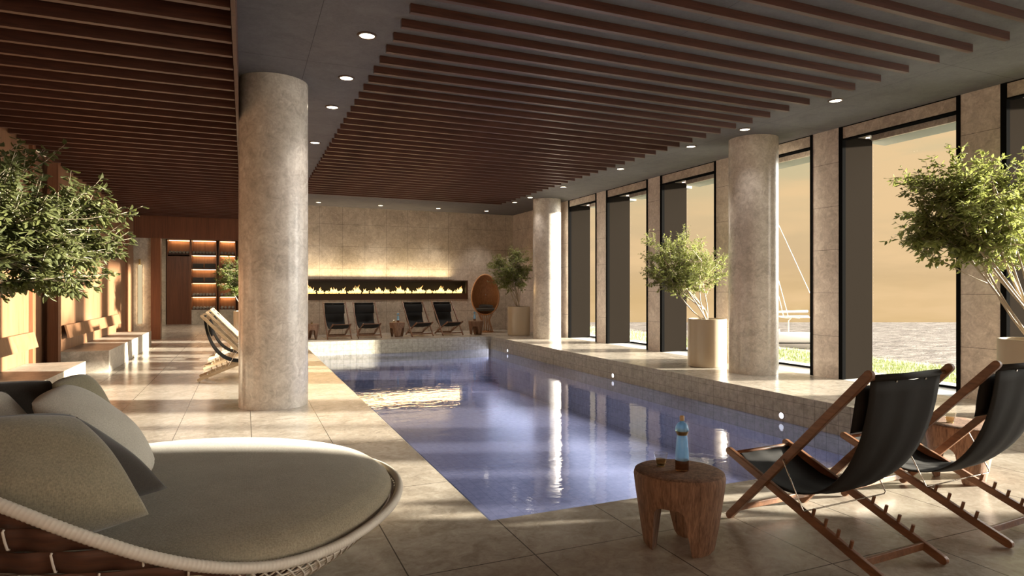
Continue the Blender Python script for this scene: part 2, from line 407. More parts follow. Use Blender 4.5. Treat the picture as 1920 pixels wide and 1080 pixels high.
# window wall
wins = [(14.61, 16.2), (12.28, 14.12), (9.97, 11.80), (7.64, 9.47), (5.30, 7.14), (2.97, 4.82), (.64, 2.49)]
WO = 9.40                                             # outer edge of the deep reveals
pr = MB(); edges = [(WY)] + [y for (a, b) in wins for y in (b, a)] + [YB]
for i in range(0, len(edges), 2):
    pr.box(WX, WO, edges[i + 1], edges[i], 0, ZC)
struct(pr.build('wall_right', M['stone_pier']), 'limestone piers between the tall windows')
for i, (y0, y1) in enumerate(wins):
    wo = empty('window_%d' % (i + 1), (WX, (y0 + y1) / 2, 0)); struct(wo, 'tall window in a deep dark reveal')
    def lb(name, x0, x1, a, b, z0, z1, m):
        o = box(name, x0 - WX, x1 - WX, a - (y0 + y1) / 2, b - (y0 + y1) / 2, z0, z1, m, wo); return o
    f_ = MB()
    for (a, b) in ((y0, y0 + .05), (y1 - .07, y1)):
        f_.box(-.012, .06, a - (y0 + y1) / 2, b - (y0 + y1) / 2, 0, ZC - .001)
    f_.box(-.004, .06, y0 + .05 - (y0 + y1) / 2, y1 - .07 - (y0 + y1) / 2, 3.985, ZC - .001)
    f_.build('frame', M['black'], wo)
    lb('reveal', WX + .06, WO, y1 - .045, y1 - .001, 0, 3.86, M['jamb'])
    lb('near_reveal', WX + .06, WO, y0 + .001, y0 + .045, 0, 3.86, M['jamb'])
    lb('lintel', WX, WX + .08, y0 + .05, y1 - .07, 3.81, 3.985, M['stone_plain'])
    lb('lintel_black_strip', WX + .001, WX + .10, y0 + .05, y1 - .07, 3.79, 3.81, M['black'])  # thin black strip along the lintel's lower edge
    lb('head_box', WX + .10, WO - .02, y0 + .045, y1 - .045, 3.93, ZC, M['black'])
    lb('outer_lintel', WO - .02, WO + .03, y0 + .002, y1 - .045, 3.84, ZC, M['stone_plain'])
    lb('outer_soffit', WO + .03, WO + .5, y0 - .1, y1 + .1, 3.84, 3.9, M['soffit'])
    lb('glass', WO + .02, WO + .032, y0 + .045, y1 - .045, .03, 3.84, M['pane'])
    lb('sill_rail', WO, WO + .05, y0 + .045, y1 - .045, 0, .03, M['black'])
box_ = MB(); box_.box(WX, WO + .6, YB, WY, ZC, ZC + .3)
struct(box_.build('trim_3', M['soffit']), 'roof edge above the windows')

# columns
def column(n, x, y):
    p = [(0, 0)] + [(.405, 0), (.405, ZC)] + [(0, ZC)]
    o = MB().lathe(p, 64).build('column', M['column'], None, True, auto=40); o.location = (x, y, 0); return o
tag(column(1, .34, 8.35), 'thick round stone column nearest the camera, between the daybed and the pool', 'column')
tag(column(2, 8.05, 8.30), 'round stone column on the window side, beside the middle planter', 'column')
tag(column(3, 8.05, 16.3), 'far round stone column beside the corner planter at the end wall', 'column')

# ------------------------------------------------------------------ pool
PD = -1.35
ps = MB()
ps.box(PX0 - .2, PX1 + .2, PY0 - .2, PY1 + .2, PD - .2, PD)
struct(ps.build('floor_pool', M['tile_pool']), 'tiled pool bottom')
pw = MB()
pw.box(PX0 - .2, PX0 + .002, PY0, PY1, PD, -.3); pw.box(PX1, PX1 + .2, PY0, PY1, PD, -.3); pw.box(PX0, PX1, PY0 - .2, PY0 + .002, PD, -.3); pw.box(PX0, PX1, PY1, PY1 + .2, PD, -.3)
struct(pw.build('wall_pool', M['tile_pool']), 'tiled pool sides under water')
rm = MB(); t_ = .008
rm.box(PX0 - .001, PX0 + t_, PY0, PY1, -.62, -.002); rm.box(PX1 - t_, PX1 + .001, PY0, PY1, -.62, -.002); rm.box(PX0, PX1, PY0 - .001, PY0 + t_, -.62, -.002); rm.box(PX0, PX1, PY1 - t_, PY1 + .001, -.62, -.002)
struct(rm.build('trim_4', M['tile_rim']), 'small stone mosaic tiles around the pool rim')
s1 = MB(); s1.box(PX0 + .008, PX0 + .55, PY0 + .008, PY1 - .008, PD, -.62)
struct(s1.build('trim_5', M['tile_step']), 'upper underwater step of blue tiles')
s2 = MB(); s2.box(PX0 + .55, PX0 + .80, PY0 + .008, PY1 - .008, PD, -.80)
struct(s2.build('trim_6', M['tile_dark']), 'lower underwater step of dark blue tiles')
wz = -.38
wt = MB(); wt.add([(PX0 + .008, PY0 + .008, wz), (PX1 - .008, PY0 + .008, wz), (PX1 - .008, PY1 - .008, wz), (PX0 + .008, PY1 - .008, wz)], [(0, 1, 2, 3)])
o = wt.build('pool_water', M['water'], normals=False); tag(o, 'calm violet-blue water filling the long pool', 'water', kind='stuff')
# round underwater lamps in the rim
def pool_lamp(y):
    root = empty('pool_lamp', (PX1 - .01, y, -.30)); root.rotation_euler = (0, R(-90), 0)
    MB().lathe([(0, .012), (.042, .012), (.042, 0)], 24).build('lens', emit_pool, root)
    area('pool_fill', (PX1 - .06, y, -.53), .3, 3.6, 25, (.92, .93, 1), (0, R(90), 0))  # wide unseen area light added below the lens to brighten the water
    MB().lathe([(.042, 0), (.042, .016), (.05, .016), (.05, 0)], 24).build('ring', M['steel'], root)
    return root
emit_pool = emit('pool_lamp_glow', (.95, .95, 1), 1.4)
for y, lb_ in ((6.47, 'round white lamp in the pool rim tiles, nearest to the deck chairs'), (10.75, 'round white lamp in the pool rim tiles, middle of the three'), (16.2, 'round white lamp in the pool rim tiles, nearest the end wall')):
    tag(pool_lamp(y), lb_, 'pool light')

# ------------------------------------------------------------------ left wall (wood) and benches
LX = -2.85
lw = MB(); lw.box(LX - .3, LX, YB, 11.05, 0, 3.62); lw.box(LX - .3, LX, 12.55, WY, 0, 3.62); lw.box(LX - .3, LX - .18, 11.05, 12.55, 0, 3.62)
struct(lw.build('wall_left', M['wall_wood']), 'warm veneered timber wall')
tr = MB(); tr.box(LX - .1, LX + .05, 11.02, 11.16, 0, 3.62); tr.box(LX - .1, LX + .05, 12.36, 12.52, 0, 3.62); tr.box(LX - .1, LX + .05, 19.0, 19.12, 0, 3.62)
struct(tr.build('trim_7', M['post_wood']), 'darker timber posts on the left wall')
def bench(y0, y1, lab):
    b = MB(); b.box(LX + .003, -2.13, y0, y1, 0, .38)
    o = b.build('stone_bench', M['bench'], bevel=.004); tag(o, lab, 'bench'); return o
bench(12.6, 17.9, 'long low stone bench along the timber wall, the farther one')
bench(7.4, 10.88, 'low stone bench along the timber wall, the nearer one behind the daybed')
def backrest(y0, y1, lab):
    root = empty('bench_backrest', (LX + .075, (y0 + y1) / 2, .6)); tag(root, lab, 'backrest')
    h = (y1 - y0) / 2
    MB().add([(0.02, -h, 0), (.05, -h, 0), (.02 - .05, -h, .22), (.0, -h, .22), (0.02, h, 0), (.05, h, 0), (-.03, h, .22), (0, h, .22)],
             [(0, 1, 3, 2), (4, 6, 7, 5), (0, 4, 5, 1), (2, 3, 7, 6), (0, 2, 6, 4), (1, 5, 7, 3)]).build('board', M['wall_wood'], root)
    for yy in (-h * .8, 0, h * .8): MB().box(-.07, .0, yy - .02, yy + .02, .06, .12).build('bracket', M['post_wood'], root)
    a = area('backrest_light', (LX + .03, (y0 + y1) / 2, .80), y1 - y0 - .1, .03, 2.5 * (y1 - y0), WARM, (R(180), R(25), R(90)))
    a.rotation_euler = Vector((.6, 0, -1)).to_track_quat('Z', 'Y').to_euler()
    a.data.size, a.data.size_y = (.03, y1 - y0 - .1)
    return root
backrest(12.75, 17.6, 'slim timber backrest board glowing behind, above the farther stone bench')
backrest(7.6, 11.0, 'slim timber backrest board glowing behind, above the nearer stone bench')

# cross wall at the end of the left aisle
hd = MB(); hd.box(-3.2, -.1, WY, WY + .18, 2.86, 3.62)
struct(hd.build('wall_header', M['header_wood']), 'red-brown timber header, shade put into its colour, over the wide opening')
cw = MB(); cw.box(-2.95, -2.42, WY, WY + .18, 0, 2.86)
struct(cw.build('wall_return', M['bench']), 'narrow grey stone wall behind a wall lamp')
pw_ = MB(); pw_.box(-2.42, -2.18, WY - .06, WY + .24, 0, 2.86)
struct(pw_.build('trim_8', M['post_wood']), 'timber jamb of the wide opening')
# towel lobby beyond
SY = 28.3
lb_ = MB(); lb_.box(-5, 1.5, SY + .55, SY + .8, 0, 3.6); lb_.box(-5, -4.8, WY + .18, SY + .8, 0, 3.6); lb_.box(1.3, 1.5, WY + .6, SY + .8, 0, 3.6)
struct(lb_.build('wall_lobby', M['bench']), 'stone walls of the towel lobby')
struct(box('ceiling_lobby', -5, 1.5, WY + .18, SY + .8, 3.5, 3.7, M['slat_dark']))
struct(box('wall_lobby_return', -3.55, -2.86, SY - .05, SY + .55, 0, 3.5, M['bench']))

area('lobby_fill', (-1.6, 24.5, 3.45), 2.5, 3, 90, (1, .84, .66))  # unseen fill added under the ceiling to brighten the lobby
def sconce(x, y, z0, z1, lab):
    root = empty('wall_sconce', (x, y, z0)); tag(root, lab, 'wall lamp'); h = z1 - z0
    MB().box(-.05, .05, -.02, 0, 0, h).build('beam_strip', emit('sconce_glow', (1, .80, .48), .55), root)  # the lamp's beam down the wall, shaped as a glowing strip
    MB().box(-.02, .02, -.07, 0, h, h + .16).build('brass_head', M['brass'], root, bevel=.004)
    area('sconce_light', (x, y - .08, (z0 + z1) / 2), .05, h, 3, WARM, (R(90), 0, 0))
    return root
sconce(-2.69, WY, .45, 2.1, 'brass wall lamp with its beam as a glowing strip on the stone beside the bench end')
sconce(-3.2, SY - .05, .1, 2.2, 'brass wall lamp with its beam as a glowing strip in the lobby beyond the opening')

# towel shelving
sh = empty('towel_shelving', (-2.8, SY, 0)); tag(sh, 'tall lit timber towel shelving in the lobby beyond the opening', 'shelving')
cols = [(-2.80, -2.02), (-1.95, -1.06), (-.93, -.34), (-.22, .9)]
carc = MB()
for x0, x1 in cols:
    carc.box(x0 + 2.8 - .035, x0 + 2.8, 0, .5, 0, 3.42); carc.box(x1 + 2.8, x1 + 2.8 + .035, 0, .5, 0, 3.42)
carc.box(-.035, 3.75, 0, .5, 3.38, 3.45)
carc.build('frame', M['post_wood'], sh)
box('back_panel', 0, 3.7, .46, .5, 0, 3.4, M['wall_wood'], sh)
box('tall_door', 0, .78, -.01, .03, 0, 2.72, M['header_wood'], sh)
levels = [.57, 1.13, 1.695, 2.26, 2.83]
shelf_spots = []
for ci, (x0, x1) in enumerate(cols):
    if ci: box('base_cabinet', x0 + 2.8 + .001, x1 + 2.8 - .001, -.06, .45, 0, .57, M['bench'], sh)
    for zl in levels:
        if ci == 0 and zl < 2.7: continue
        s = box('shelf', x0 + 2.8 + .001, x1 + 2.8 - .001, 0, .46, zl - .05 if zl > .6 else zl, zl if zl > .6 else zl + .02, M['slat_dark'], sh)
        zt = 3.38 if zl > 2.8 else levels[levels.index(zl) + 1] - .05
        MB().box(x0 + 2.8 + .02, x1 + 2.8 - .02, .40, .45, zt - .02, zt - .001).build('light_strip', M['led'], s)
        shelf_spots.append((ci, x0, x1, zl if zl > .6 else .59, zt))
        if ci < 3:
            area('shelf_light', ((x0 + x1) / 2, SY + .38, zt - .03), x1 - x0 - .1, .04, 2.2, (1, .6, .3))
def roll():
    root = empty('towel_roll'); tag(root, 'grey rolled towel', 'towel')
    pts = []; b = MB()
    b.lathe([(0, -.17), (.045, -.17), (.056, -.155), (.056, .155), (.045, .17), (0, .17)], 14)
    o = b.build('roll', M['towel_roll'], root, True); o.rotation_euler = (R(90), 0, 0)
    sp_ = MB().tube([(.008 * t * math.cos(t * 1.5) * .6, -.172, .008 * t * math.sin(t * 1.5) * .6) for t in [k * .4 for k in range(4, 20)]], .0025, 4)
    sp_.build('spiral_edge', M['pil_beige'], root)
    return root
r0 = roll(); first = True
def nth(k): return '%d%s' % (k, 'th' if 10 < k % 100 < 14 else {1: 'st', 2: 'nd', 3: 'rd'}.get(k % 10, 'th'))
cname = {0: 'the shelf above the tall door', 1: 'the middle shelf bay', 2: 'the right shelf bay', 3: ''}
lname = {.59: 'bottom', 1.13: 'second', 2.83: 'top'}
def fold():
    root = empty('folded_towel'); 
    b = MB(); P = []
    b.tube([(-.19, 0, .0225), (.19, 0, .0225)], .0225, 8)
    b.box(-.19, .19, 0, .28, .001, .044)
    b.build('fabric', M['towel'], root, True, auto=50)
    return root
f0 = fold(); ff = True
for ci, x0, x1, zl, zt in shelf_spots:
    if ci == 3: continue
    if zl in (.59, 1.13, 2.83):
        n = int((x1 - x0 - .04) / .115)
        for k in range(n):
            x = x0 + .02 + (x1 - x0 - .04) * (k + .5) / n; loc = (x, SY + .19, zl + .0565)
            lab = 'grey rolled towel on the %s shelf of %s, %s from the left' % (lname[zl], ('the left shelf bay', 'the middle shelf bay', 'the right shelf bay')[ci], nth(k + 1))
            g = 'rolled towels, %s shelf, bay %d' % (lname[zl], ci + 1)
            if first: r0.location = loc; r0['label'] = lab; r0['group'] = g; first = False
            else: dup(r0, loc, None, lab, g)
    else:
        ns = 2 if ci == 1 else 1
        for q in range(ns):
            for k in range(4):
                loc = ((x0 * (ns * 2 - 1 - 2 * q) + x1 * (1 + 2 * q)) / (ns * 2), SY + .08, zl + .003 + k * .046)
                lab = 'folded charcoal towel in the flat stacks on the %s shelf of %s' % ('third' if zl < 2 else 'fourth', cname[ci])
                g = 'folded towels, %s shelf, bay %d' % ('third' if zl < 2 else 'fourth', ci + 1)
                lab = 'folded charcoal towel, %s shelf of %s, %s%s' % ('third' if zl < 2 else 'fourth', cname[ci], ('left stack, ' if q == 0 else 'right stack, ') if ns == 2 else '', ('lowest', 'second from bottom', 'second from top', 'topmost')[k])
                if ff: f0.location = loc; tag(f0, lab, 'towel', g); ff = False
                else: dup(f0, loc, None, lab, g)

# ------------------------------------------------------------------ ceiling slats and downlights
def slat(x0, x1, z0, z1, lab, grp):
    o = MB().box(x0, x1, 0, .05, z0, z1).build('ceiling_slat', M['slat']); return tag(o, lab, 'ceiling slat', grp)
s0 = slat(1.37, 7.01, 3.92, 4.0, 'long brown timber slat above the pool, the one nearest the end wall', 'timber slats above the pool')
s0.location = (0, 17.2, 0)
for k in range(1, 46): s0_ = dup(s0, (0, 17.2 - k * .3435, 0), None, 'long brown timber slat above the pool, %s counted from the end wall' % nth(k + 1))
s1_ = slat(-2.84, -.095, 3.48, 3.62, 'brown timber slat over the bench aisle, the one nearest the far header', 'timber slats over the bench aisle')
s1_.location = (0, 20.1, 0)
for k in range(1, 50): dup(s1_, (0, 20.1 - k * .3435, 0), None, 'brown timber slat over the bench aisle, %s counted from the far header' % nth(k + 1))
def downlight(x, y, lab, grp=None, pw=110):
    root = empty('downlight', (x, y, ZC)); tag(root, lab, 'ceiling lamp', grp)
    MB().lathe([(0, -.006), (.075, -.006), (.075, 0)], 24).build('lens', M['lamp'], root)
    MB().lathe([(.075, -.001), (.078, -.014), (.095, -.010), (.10, 0)], 24).build('trim_ring', M['fascia'], root, True)
    l = bpy.data.lights.new('downlight_beam', 'SPOT'); l.energy = pw; l.spot_size = R(85); l.spot_blend = .8; l.color = (1, .92, .84); l.shadow_soft_size = .06
    o = bpy.data.objects.new('downlight_beam', l); C.objects.link(o); o.location = (x, y, ZC - .03)
    return root
od = ['nearest', 'second', 'third', 'fourth', 'fifth', 'sixth', 'farthest']
for i, y in enumerate((6.40, 7.79, 9.12, 11.46)): downlight(1.14, y, 'round recessed ceiling lamp left of the pool slats, %s from the camera' % od[i])
for i, y in enumerate((6.12, 7.80, 9.12, 11.42, 14.03, 16.03, 17.12)): downlight(7.39, y, 'round recessed ceiling lamp on the window side, %s from the camera' % od[i], pw=(28 if i in (1, 5) else 100))
for i, x in enumerate((2.03, 3.87, 5.71, 7.36)): downlight(x, 19.4, 'round recessed ceiling lamp before the end wall, %s from the left' % ['first', 'second', 'third', 'fourth'][i], pw=100)

# ------------------------------------------------------------------ fireplace
fp = empty('fireplace', ((FX0 + FX1) / 2, WY, FZ0)); tag(fp, 'long low linear fireplace set in the limestone end wall', 'fireplace')
hw = (FX1 - FX0) / 2 - .002; hh = FZ1 - FZ0 - .002
fb = MB(); fb.box(-hw, hw, .50, .52, .002, hh); fb.box(-hw, hw, .0, .5, hh - .02, hh); fb.box(-hw, -hw + .02, 0, .5, .002, hh - .02); fb.box(hw - .02, hw, 0, .5, .002, hh - .02)
fb.build('firebox', M['black_int'], fp)
box('bronze_front', -hw, hw, -.02, .5, .002, .19, M['fascia'], fp)
fr_ = MB(); fr_.box(-hw - .03, hw + .03, -.03, 0, hh, hh + .02); fr_.box(hw, hw + .03, -.03, 0, 0, hh); fr_.box(-hw - .03, -hw, -.03, 0, 0, hh)
fr_.build('frame', M['fascia'], fp)
bt = MB(); bt.box(-hw + .1, hw - .1, .14, .24, .19, .205); bt.build('burner_tray', M['black'], fp)
fm = bpy.data.materials.new('flame'); fm.use_nodes = True; m = fm
b = bsdf(m); b.inputs['Base Color'].default_value = (0, 0, 0, 1)
t = nd(m, 'ShaderNodeTexCoord'); sx = nd(m, 'ShaderNodeSeparateXYZ'); lk(m, t.outputs['Object'], sx.inputs[0])
mr_ = nd(m, 'ShaderNodeMapRange'); mr_.inputs[1].default_value = 0; mr_.inputs[2].default_value = .26; lk(m, sx.outputs[2], mr_.inputs[0])
lk(m, ramp(m, mr_.outputs[0], [(0, (1, .60, .16)), (.35, (1, .74, .30)), (1, (1, .42, .08))]), b.inputs['Emission Color'])
b.inputs['Emission Strength'].default_value = 2.0
random.seed(5)
fl_ = MB()
def tongue(x, y, h, r):
    pts = []; rs = []; n = 7; lx = random.uniform(-.35, .35); ph = random.uniform(0, 6)
    for i in range(n):
        q = i / (n - 1); pts.append((x + lx * h * q * q + .018 * math.sin(ph + q * 5) * (q > 0), y + .01 * math.sin(ph * 2 + q * 4), h * q)); rs.append(max(.0015, r * (math.sin(PI * (q * .78 + .22)) ** 1.1)))
    fl_.tube(pts, rs, 6)
x = -hw + .15
while x < hw - .12:
    ph = ((x + 10) % .70) / .70
    env = .10 + .17 * math.exp(-((ph - .35) / .12) ** 2) + .10 * math.exp(-((ph - .75) / .05) ** 2)
    if .90 < ph < .97 or .55 < ph < .61 or .12 < ph < .16: x += .03; continue
    tongue(x, .19 + random.uniform(-.03, .03), env * random.uniform(.45, 1.1), random.uniform(.012, .026)); x += random.uniform(.008, .022)
fo = fl_.build('fire', fm, None, True); fo.location = ((FX0 + FX1) / 2, WY, FZ0 + .206)
tag(fo, 'row of bright yellow flames along the fireplace burner', 'fire', kind='stuff')
area('fire_glow', ((FX0 + FX1) / 2, WY + .12, FZ0 + .36), 5.6, .12, 35, (1, .6, .25), (R(-90), 0, 0))
# light line hidden on the top edge of the fireplace frame, washing the wall
ll = empty('wall_wash_light', ((FX0 + FX1) / 2 - .3, WY - .001, FZ1 + .03)); tag(ll, 'slim light channel over the fireplace washing the stone wall', 'light strip')
MB().box(-hw + .2, hw - .2, -.19, 0, 0, .012).build('channel', M['fascia'], ll)
a = area('wall_wash', ((FX0 + FX1) / 2 - .3, WY - .17, FZ1 + .05), 5.4, .04, 34, (1, .78, .46))
a.rotation_euler = Vector((0, -.12, -1)).to_track_quat('Z', 'Y').to_euler(); a.data.spread = R(130)

# ------------------------------------------------------------------ deck chairs
def deck_chair(wm):
    root = empty('deck_chair')
    At, Af = (-.46, 1.02), (.47, .024); Bf, Bb = (.49, .42), (-.51, .024)
    def P(a, b, t): return (a[0] + (b[0] - a[0]) * t, a[1] + (b[1] - a[1]) * t)
    for s in (-1, 1):
        MB().bar((s * .33, *Af), (s * .33, *At), .046, .028).build('back_rail', wm, root, bevel=.004)
    for s in (-1, 1):
        br = MB().bar((s * .25 - .06, *Bb), (s * .25 - .06, *Bf), .046, .028).build('seat_rail', wm, root, bevel=.004)
        d = Vector((0, Bb[0] - Bf[0], Bb[1] - Bf[1])).normalized(); up = Vector((0, -d.z, d.y)); up = -up if up.z < 0 else up
        for q in (.60, .675, .75, .825):
            y, z = P(Bf, Bb, q); p = Vector((s * .25 - .06, y, z))
            MB().tube([p + up * .015, p + up * .065 - d * .006], .0095, 8).build('peg', wm, br)
    y, z = P(Af, At, .06); MB().box(-.32, .32, y - .008, y + .008, z - .018, z + .018).build('crossbar', wm, root, bevel=.003)
    y, z = P(Bb, Bf, .10); MB().box(-.30, .18, y - .008, y + .008, z - .02, z + .02).build('crossbar', wm, root, bevel=.003)
    y, z = P(Af, At, .975); MB().tube([(-.32, y, z), (.32, y, z)], .012, 10).build('dowel', wm, root, True)
    y2, z2 = P(Bb, Bf, .975); MB().tube([(-.315, y2, z2), (.195, y2, z2)], .012, 10).build('dowel', wm, root, True)
    # wire prop
    ay, az = P(Af, At, .46); by, bz = P(Bf, Bb, .565)
    d = Vector((0, Bb[0] - Bf[0], Bb[1] - Bf[1])).normalized(); up = Vector((0, -d.z, d.y)); up = -up if up.z < 0 else up
    q = Vector((0, by, bz)) + up * .031
    MB().tube([(-.345, ay, az), (-.352, ay, az - .01), (-.352 + .0, q.y, q.z + .012), (-.34, q.y, q.z), (.34, q.y, q.z), (.352, q.y, q.z + .012), (.352, ay, az - .01), (.345, ay, az)], .0038, 6).build('wire_prop', M['steel'], root, True)
    # sling
    p0, p1, p2, p3 = (y, z), (y + .05, .30), (.06, .12), (y2, z2)
    P_ = []
    for i in range(25):
        t = i / 24; a, b, c_, e = (1 - t) ** 3, 3 * t * (1 - t) ** 2, 3 * t * t * (1 - t), t ** 3
        yy = a * p0[0] + b * p1[0] + c_ * p2[0] + e * p3[0]; zz = a * p0[1] + b * p1[1] + c_ * p2[1] + e * p3[1]
        row = []
        for j in range(13):
            u = j / 12 * 2 - 1; wdt = .265 if t > .5 else .285
            sag = (1 - u * u) * .02 * math.sin(PI * min(1, t * 1.0)) + (.022 * (1 - u * u) if t < .02 else 0) + .003 * math.sin(u * 9 + t * 7)
            row.append((u * (.285 - .055 * t) - .05 * t * t, yy - sag * .5, zz - sag))
        P_.append(row)
    MB().grid(P_).build('sling', M['cloth'], root, True, solid=.005)
    # hem around the dowel + head cushion with two studs
    hem = MB(); hem.tube([(-.27, y, z), (0, y - .004, z - .004), (.27, y, z)], .018, 10); hem.build('hem', M['cloth'], root, True)
    hc = pillow_mesh((-.285, y + .075, z - .05), (.285, y + .075, z - .05), (-.285, y + .115, z - .30), .04, 1).build('head_cushion', M['cloth'], root, True)
    for s in (-.12, .12): MB().tube([(s, y - .018, z - .02), (s, y - .026, z - .022)], .006, 8).build('stud', M['steel'], root)
    return root
def pillow_mesh(A, B, D, th, pinch=.85, n=22, seed=0, wob=0):
    """soft square cushion with corner A, edges to B and D, thickness th"""
    A, B, D = Vector(A), Vector(B), Vector(D); e1, e2 = B - A, D - A; nn = e1.cross(e2).normalized(); rnd = random.Random(seed)
    ph = [rnd.uniform(0, 6) for _ in range(4)]
    top = []; bot = []
    for i in range(n + 1):
        rt = []; rb = []
        for j in range(n + 1):
            u, v = 2 * i / n - 1, 2 * j / n - 1
            ins = .06 if pinch < 1 else .0
            uu = u * (1 - ins * abs(v) ** 2.6); vv = v * (1 - ins * abs(u) ** 2.6)
            h = (max(0, (1 - u * u) * (1 - v * v))) ** .48 * th
            h += wob * h * (math.sin(3 * u + ph[0]) * math.sin(2.5 * v + ph[1]) * .5 + .35 * math.sin(5 * u - 3 * v + ph[2]))
            c = A + e1 * (uu + 1) / 2 + e2 * (vv + 1) / 2
            rt.append(c + nn * h); rb.append(c - nn * h)
        top.append(rt); bot.append(rb)
    m = MB(); m.grid(top); m.grid(bot)
    return _weld(m)
def _weld(m):
    """merge coincident vertices of the builder"""
    key = {}; idx = []; vs = []
    for p in m.v:
        k = (round(p[0], 5), round(p[1], 5), round(p[2], 5))
        if k not in key: key[k] = len(vs); vs.append(p)
        idx.append(key[k])
    fs = []
    for f in m.f:
        g = []
        for i in f:
            if not g or idx[i] != g[-1]: g.append(idx[i])
        if g[0] == g[-1]: g.pop()
        if len(g) > 2: fs.append(tuple(g))
    m.v = vs; m.f = fs; return m

ch = deck_chair(M['chair_wood'])
ch.location = (3.16, 2.64, 0); ch.rotation_euler = (0, 0, R(2.5))
tag(ch, 'black sling deck chair in the foreground beside the carved side table with the blue bottle', 'deck chair', 'deck chairs facing the pool')
dup(ch, (4.20, 2.66, 0), R(3.5), 'black sling deck chair at the right edge, beside the right-hand carved table', 'deck chairs facing the pool')
for i, x in enumerate((2.47, 3.33, 4.86, 5.80)):
    dup(ch, (x, 18.75, 0), R(180 + (2, 1, 5, 6)[i]), 'black deck chair before the fireplace, %s from the left' % ['first', 'second', 'third', 'fourth'][i], 'deck chairs before the fireplace')
cp = deck_chair(M['chair_wood_pale'])
cp.location = (-.14, 11.05, 0); cp.rotation_euler = (0, 0, R(-90))
tag(cp, 'pale deck chair behind the near column, closest of the row on the bench aisle', 'deck chair', 'deck chairs behind the near column')
dup(cp, (-.14, 12.55, 0), R(-90), 'pale deck chair behind the near column, middle of the row on the bench aisle')
dup(cp, (-.14, 14.1, 0), R(-90), 'pale deck chair behind the near column, farthest of the row on the bench aisle')

# ------------------------------------------------------------------ carved side tables
def side_table():
    root = empty('side_table')
    prof = [(0, 0), (.175, 0), (.19, .02), (.205, .12), (.222, .24), (.236, .34), (.242, .40), (.236, .422), (.222, .43), (.12, .427), (0, .426)]
    ob = MB().lathe(prof, 72, sx=1.04, sy=.94).build('body', M['stool'])
    _m = _weld_obj(ob)
    cut = MB()
    def arch(ang):
        pts = []
        w0, w1, hgt = .115, .085, .265
        pr_ = [(-w0, -.05), (w0, -.05), (w1, hgt - .05)]
        for k in range(1, 6): 
            a = k / 6 * PI / 2; pr_.append((w1 - .05 + .05 * math.cos(a), hgt - .05 + .05 * math.sin(a)))
        for k in range(0, 6):
            a = PI / 2 + k / 6 * PI / 2; pr_.append((-w1 + .05 + .05 * math.cos(a), hgt - .05 + .05 * math.sin(a)))
        pr_.append((-w1, hgt - .05))
        c_, s_ = math.cos(ang), math.sin(ang); n = len(pr_)
        vs = [(r * c_ - x * s_, r * s_ + x * c_, z) for r in (-.02, .4) for x, z in pr_]
        m_ = MB().add(vs, [tuple(range(n)), tuple(range(2 * n - 1, n - 1, -1))] + [(j, (j + 1) % n, (j + 1) % n + n, j + n) for j in range(n)])
        return m_.build('cutter', M['stool'])
    cs = [arch(R(a)) for a in (-98, 22, 142)]
    c2 = MB().lathe([(0, -.05), (.075, -.05), (.075, .20), (.05, .245), (0, .255)], 24).build('cutter', M['stool']); _weld_obj(c2); cs.append(c2)
    for c_ in cs:
        md = ob.modifiers.new('b', 'BOOLEAN'); md.operation = 'DIFFERENCE'; md.object = c_; md.solver = 'EXACT'
    dg = bpy.context.evaluated_depsgraph_get(); dg.update()
    me = bpy.data.meshes.new_from_object(ob.evaluated_get(dg)); ob.modifiers.clear(); ob.data = me
    for c_ in cs: bpy.data.objects.remove(c_)
    me.polygons.foreach_set('use_smooth', [True] * len(me.polygons)); me.set_sharp_from_angle(angle=R(35))
    ob.parent = root
    return root
def _weld_obj(o):
    bm = bmesh.new(); bm.from_mesh(o.data); bmesh.ops.remove_doubles(bm, verts=bm.verts, dist=1e-5); bmesh.ops.recalc_face_normals(bm, faces=bm.faces); bm.to_mesh(o.data); bm.free()
tb = side_table(); tb.location = (2.25, 2.88, 0); tb.rotation_euler = (0, 0, R(-45))
tag(tb, 'carved brown three-legged side table in the foreground holding a blue bottle and a glass', 'side table', 'carved side tables')
dup(tb, (5.0, 3.05, 0), R(40), 'carved side table at the right edge behind the second deck chair')
dup(tb, (1.72, 18.65, 0), R(20), 'carved side table before the fireplace, cut off by the near column')
dup(tb, (4.20, 18.6, 0), R(60), 'carved side table between the two pairs of fireside deck chairs')
dup(tb, (6.66, 18.5, 0), R(100), 'carved side table before the egg chair')

def bottle(simple=False):
    root = empty('glass_bottle')
    MB().lathe([(0, .002), (.040, .002), (.0405, .01), (.040, .065)], 28).build('base_band', M['brown_glass'], root, True)
    MB().lathe([(.040, .065), (.0385, .11), (.034, .17), (.029, .215)], 28).build('body', M['blue_glass'], root, True)
    MB().lathe([(.029, .215), (.034, .226), (.040, .24)], 28).build('gold_band', M['brass'], root, True)
    MB().lathe([(.040, .24), (.0395, .255), (.033, .275), (.022, .288), (.013, .292), (.0125, .305)], 28).build('shoulder', M['blue_glass'], root, True)
    MB().lathe([(.0125, .300), (.014, .301), (.014, .325), (.012, .33), (0, .331)], 20).build('cork', M['chair_wood_pale'], root, True)
    return root
bo = bottle(); bo.location = (2.255, 2.86, .428); bo.scale = (.93, .93, .93)
tag(bo, 'blue glass bottle with brown base and gold collar on the foreground side table', 'bottle')
def tumbler():
    root = empty('drinking_glass')
    MB().lathe([(0, .004), (.022, .004), (.024, .0), (.026, .004), (.0405, .075), (.039, .075), (.024, .012), (0, .012)], 12).build('bowl', M['glass'], root)
    MB().lathe([(.020, .0), (.023, .0), (.023, .006), (.02, .006)], 20).build('foot', M['brass'], root)
    MB().lathe([(0, .013), (.0235, .013), (.03, .04), (0, .04)], 16).build('drink', M['drink'], root)
    return root
